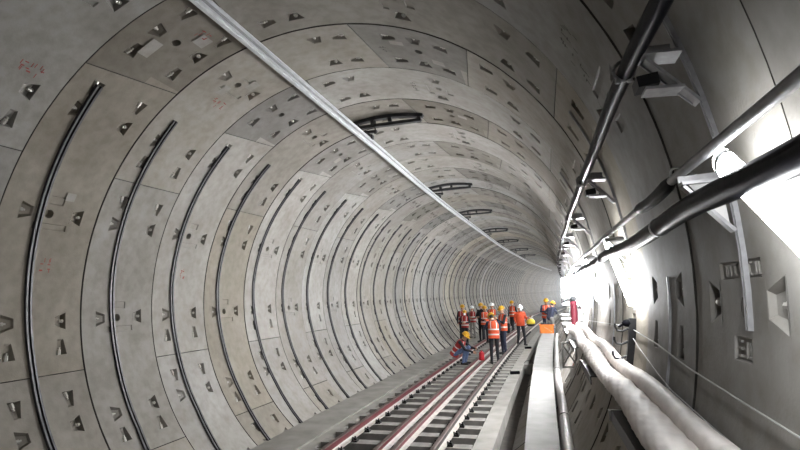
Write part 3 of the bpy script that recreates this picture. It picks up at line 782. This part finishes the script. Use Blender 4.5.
    # safety helmet
    if hat:
        b = MB(); c = hp(0, -.004, .055)*k; n = 20
        rows = []
        for rr_, h in ((.119, -.012), (.121, 0), (.116, .035), (.102, .065), (.075, .09), (.038, .105), (.004, .109)):
            rows.append([c+q @ Vector((rr_*math.cos(2*PI*j/n)*.92, rr_*math.sin(2*PI*j/n)*1.08, h))*k for j in range(n)])
        b.grid(rows, 0, True, True)
        rows = []
        for rr_, h in ((.118, -.004), (.134, -.014), (.134, -.018), (.116, -.012)):
            rows.append([c+q @ Vector((rr_*math.cos(2*PI*j/n)*.93, rr_*math.sin(2*PI*j/n)*1.08+(max(0, math.sin(2*PI*j/n))**2)*(.04 if rr_ > .12 else 0), h))*k for j in range(n)])
        b.grid(rows+[rows[0]], 0, True)
        b.tube([c+q @ Vector((0, .11*math.cos(a), .02+.092*math.sin(a)))*k for a in [PI*i/10 for i in range(11)]], .012*k, 6)
        b.obj('safety_helmet', hat, t, smooth=50)
    if mask:
        b = MB(); n = 8; rows = []
        for a in range(5):
            rows.append([hp(.066*math.sin((j/(n-1)-.5)*2.2), .03+.085*math.cos((j/(n-1)-.5)*2.2)+.012*math.sin(PI*a/4), .0-.085*a/4)*k for j in range(n)])
        b.grid(rows); ob = b.obj('face_mask', 'mask', t, smooth=60); sd = ob.modifiers.new('s', 'SOLIDIFY'); sd.thickness = .006
    # vest / jacket body over the torso
    if vest:
        b = MB(); n = 40
        secs = [(-.02, .190, .150), (.05, .191, .150), (.085, .189, .149), (.18, .188, .146), (.215, .190, .146), (.31, .196, .146), (.40, .200, .135), (.455, .190, .115), (.50, .148, .095), (.53, .085, .075)]
        p0, p1, p2 = J['pel']-spine*.04, J['che'], J['nek']+spine*.0
        rows = []
        Ltot = .53
        for h, a, d in secs:
            f = h/Ltot
            c = (p0*(1-f)*(1-f)+(p1*2-(p0+p2)/2)*2*f*(1-f)+p2*f*f)*k
            rows.append([c+(sx*a*math.cos(2*PI*j/n)+fwd*d*math.sin(2*PI*j/n))*k for j in range(n)])
        i0 = len(b.v)
        for r in rows: b.v += [tuple(x) for x in r]
        for a in range(len(rows)-1):
            for j in range(n):
                m_ = 0; ang = j % n
                if straps and (a == 1 or a == 3): m_ = 1
                if straps and ang in (6, 13, 26, 33) and a > 2: m_ = 1
                b.f.append((a*n+j, a*n+(j+1) % n, (a+1)*n+(j+1) % n, (a+1)*n+j)); b.m.append(m_)
        b.f.append(tuple(range(n))[::-1]); b.m.append(0)
        b.obj('safety_vest' if vest != 'jacket' else 'jacket', [vest, 'reflect'], t, smooth=60)
    return t
def face(yaw_deg): return math.radians(yaw_deg)            # 0 looks away down the tunnel, 180 looks at the camera
ARMS_FRONT = dict(eL=(-.25, .06, 1.13), wL=(-.10, .24, 1.12), eR=(.25, .06, 1.13), wR=(.10, .24, 1.10))
PHONE = dict(eL=(-.24, .10, 1.14), wL=(-.08, .27, 1.27), eR=(.25, .04, 1.12), wR=(.12, .24, 1.06))
KNEEL = dict(pel=(0, -.04, .50), che=(0, .01, .80), nek=(0, .03, 1.02), hed=(0, .07, 1.16), sL=(-.185, .02, .96), sR=(.185, .02, .96), eL=(-.30, .02, .74), wL=(-.20, .20, .62), eR=(.27, .12, .72), wR=(.12, .30, .74), hL=(-.09, -.04, .49), hR=(.09, -.04, .49), kL=(-.11, .10, .07), kR=(.11, .10, .07), aL=(-.11, -.32, .09), aR=(.11, -.32, .09), tL=(0, -.17, 0), tR=(0, -.17, 0), look=(.1, 1, -.3))
# squatting worker by the left rail
SQ = dict(pel=(0, -.16, .34), che=(0, .02, .60), nek=(0, .14, .77), hed=(0, .22, .89), sL=(-.18, .11, .72), sR=(.18, .11, .72), eL=(-.24, .30, .52), wL=(-.12, .50, .50), eR=(.24, .30, .50), wR=(.14, .50, .42),
          hL=(-.09, -.14, .33), hR=(.09, -.14, .33), kL=(-.15, .26, .52), kR=(.15, .26, .50), aL=(-.13, .16, .09), aR=(.13, .18, .09), look=(0, 1, -.75))
person('worker in red vest and blue jeans crouching over the left rail', -.52, 17.5, .02, face(-105), 1.70, SQ, 'dark', 'jeans', 'yellow', 'vestred')
# worker with back to the camera
BACK = dict(hed=(-.06, .07, 1.58), nek=(-.01, .03, 1.46), eL=(-.30, .10, 1.18), wL=(-.22, .30, 1.25), eR=(.22, .10, 1.15), wR=(.08, .28, 1.15), look=(-.3, 1, -.7), aL=(-.10, .02, .09), aR=(.12, -.02, .09))
person('worker seen from behind in bright orange vest with head bowed, beside a red can', .57, 17.8, .0, face(8), 1.62, BACK, 'navy', 'dark', 'yellow', 'vest')
person('tall worker in dark clothes and yellow helmet just right of the bowed worker', .60, 20.6, .0, face(120), 1.74, dict(PHONE, look=(0, 1, -.35)), 'dark', 'navy', 'yellow', 'vest', straps=True)
person('worker in orange jacket and white helmet standing with a yellow bag', .98, 24.0, .0, face(195), 1.70, dict(aL=(-.17, .03, .09), kL=(-.14, .04, .5), aR=(.13, -.04, .09), eL=(-.28, .0, 1.14), wL=(-.38, .12, 1.20), eR=(.24, -.02, 1.14), wR=(.22, .12, .98), look=(-.35, 1, -.2)), 'jacket', 'dark', 'whitehat', 'jacket', straps=False, mask=True)
person('worker in orange vest and dark trousers farthest up the track beside a black bag', -.12, 32.0, .0, face(150), 1.76, dict(kL=(-.09, .14, .52), aL=(-.10, .20, .10), aR=(.10, -.22, .12), look=(.2, 1, -.2)), 'dark', 'dark', 'yellow', 'vest')
person('worker in white helmet and white striped vest half hidden behind the others', -.55, 26.6, .0, face(170), 1.76, ARMS_FRONT, 'greycloth', 'dark', 'whitehat', 'vest')
person('worker in black coat and yellow helmet standing before an orange vest', -.92, 25.6, .0, face(150), 1.78, ARMS_FRONT, 'dark', 'dark', 'yellow', None)
person('worker in orange vest and yellow helmet close behind the black coat', -.72, 25.2, .0, face(205), 1.66, PHONE, 'dark', 'dark', 'yellow', 'vest')
person('worker in grey trousers and red vest standing by the left wall', -1.74, 27.9, .0, face(165), 1.60, ARMS_FRONT, 'greycloth', 'greycloth', 'whitehat', 'vestred')
person('rear one of two workers in red vests and yellow helmets at far left', -1.82, 25.6, .0, face(190), 1.72, None, 'dark', 'dark', 'yellow', 'vestred')
person('front one of two workers in red vests and yellow helmets at far left', -1.50, 24.4, .0, face(175), 1.50, ARMS_FRONT, 'dark', 'dark', 'yellow', 'vestred', mask=True)
person('worker in orange vest and yellow helmet kneeling behind the orange crate', 2.03, 25.7, .65, face(195), 1.74, KNEEL, 'navy', 'navy', 'yellow', 'vest', group='workers at the walkway end')
person('worker in dark clothes and yellow helmet crouching at the walkway end by the cables', 2.24, 24.5, .65, face(-40), 1.66, dict(KNEEL, che=(0, .06, .79), nek=(0, .14, .99), hed=(0, .22, 1.10), sL=(-.185, .12, .93), sR=(.185, .12, .93)), 'navy', 'greycloth', 'yellow', None, group='workers at the walkway end')
# yellow bag held by the worker in the orange jacket
t = thing('tool_bag', 'yellow tool bag with black base hanging beside the orange jacket', 'bag', T(1.43, 23.84, .80))
mb = MB(); mb.ell((0, 0, .19), (.19, .12, .15), 16, 10); mb.obj('bag_body', 'ybag', t)
mb = MB(); mb.ell((0, 0, .09), (.175, .115, .07), 16, 8); mb.obj('bag_base', 'dark', t)
mb = MB(); mb.tube([(-.13, 0, .30), (-.11, 0, .36), (-.02, 0, .40), (.09, 0, .37), (.13, 0, .30)], .012, 8); mb.obj('strap', 'white', t)
# dark kit bag beside the walking worker
t = thing('kit_bag', 'black kit bag standing on the track beside the farthest worker', 'bag', T(-.40, 31.2, .0))
mb = MB(); mb.box((0, 0, .28), (.36, .24, .54)); bo = mb.obj('bag_body', 'dark', t, smooth=0); bv = bo.modifiers.new('b', 'BEVEL'); bv.width = .06; bv.segments = 3
mb = MB(); mb.tube([(-.1, 0, .54), (-.1, 0, .66), (.1, 0, .66), (.1, 0, .54)], .012, 8); mb.obj('handle', 'dark', t)


# dust haze hanging in the tunnel air beyond the workers
hz = MB(); hz.grid([[T(2.8*math.sin(2*PI*j/20), y, ZC+.15+2.8*math.cos(2*PI*j/20)) for j in range(20)] for y in yseq(36, 124, 4)], 0, True, True)
hm = bpy.data.materials.new('dust_haze'); hm.use_nodes = True; nt = hm.node_tree; nt.nodes.clear()
vo = nt.nodes.new('ShaderNodeVolumeScatter'); vo.inputs['Color'].default_value = (.88, .94, 1, 1); vo.inputs['Density'].default_value = .012; vo.inputs['Anisotropy'].default_value = .2
ou = nt.nodes.new('ShaderNodeOutputMaterial'); nt.links.new(vo.outputs[0], ou.inputs['Volume']); M['haze'] = hm
o = hz.obj('dust_haze', 'haze', smooth=0); tag(o, 'faint grey dust haze hanging in the far tunnel air beyond the workers', 'haze', kind='stuff')
# ------------------------------------------------------------------ camera, world, colour management
F, YAW, PIT, ROLL = 530.15, .2423, .1332, -.02
cy_, sy_, cp, sp = math.cos(YAW), math.sin(YAW), math.cos(PIT), math.sin(PIT)
fwv = Vector((-sy_*cp, cy_*cp, sp)); rtv = Vector((cy_, sy_, 0)); upv = rtv.cross(fwv)
r2 = rtv*math.cos(ROLL)+upv*math.sin(ROLL); u2 = upv*math.cos(ROLL)-rtv*math.sin(ROLL)
cd = bpy.data.cameras.new('camera'); cam = bpy.data.objects.new('camera', cd); col.objects.link(cam)
m3 = Matrix((r2, u2, -fwv)).transposed()
cam.matrix_world = Matrix.Translation(CAM) @ m3.to_4x4()
cd.sensor_width = 36; cd.lens = F/800*36; cd.clip_start = .02; cd.clip_end = 400
sc.camera = cam
w = bpy.data.worlds.new('world'); sc.world = w; w.use_nodes = True
w.node_tree.nodes['Background'].inputs['Color'].default_value = (.5, .55, .6, 1); w.node_tree.nodes['Background'].inputs['Strength'].default_value = .0
sc.view_settings.view_transform = 'Standard'; sc.view_settings.look = 'None'
sc.view_settings.exposure = 3.45; sc.view_settings.gamma = 1; sc.view_settings.use_curve_mapping = False
sc.cycles.use_denoising = True
sc.cycles.max_bounces = 8; sc.cycles.diffuse_bounces = 5; sc.cycles.glossy_bounces = 3
sc.cycles.sample_clamp_indirect = 6
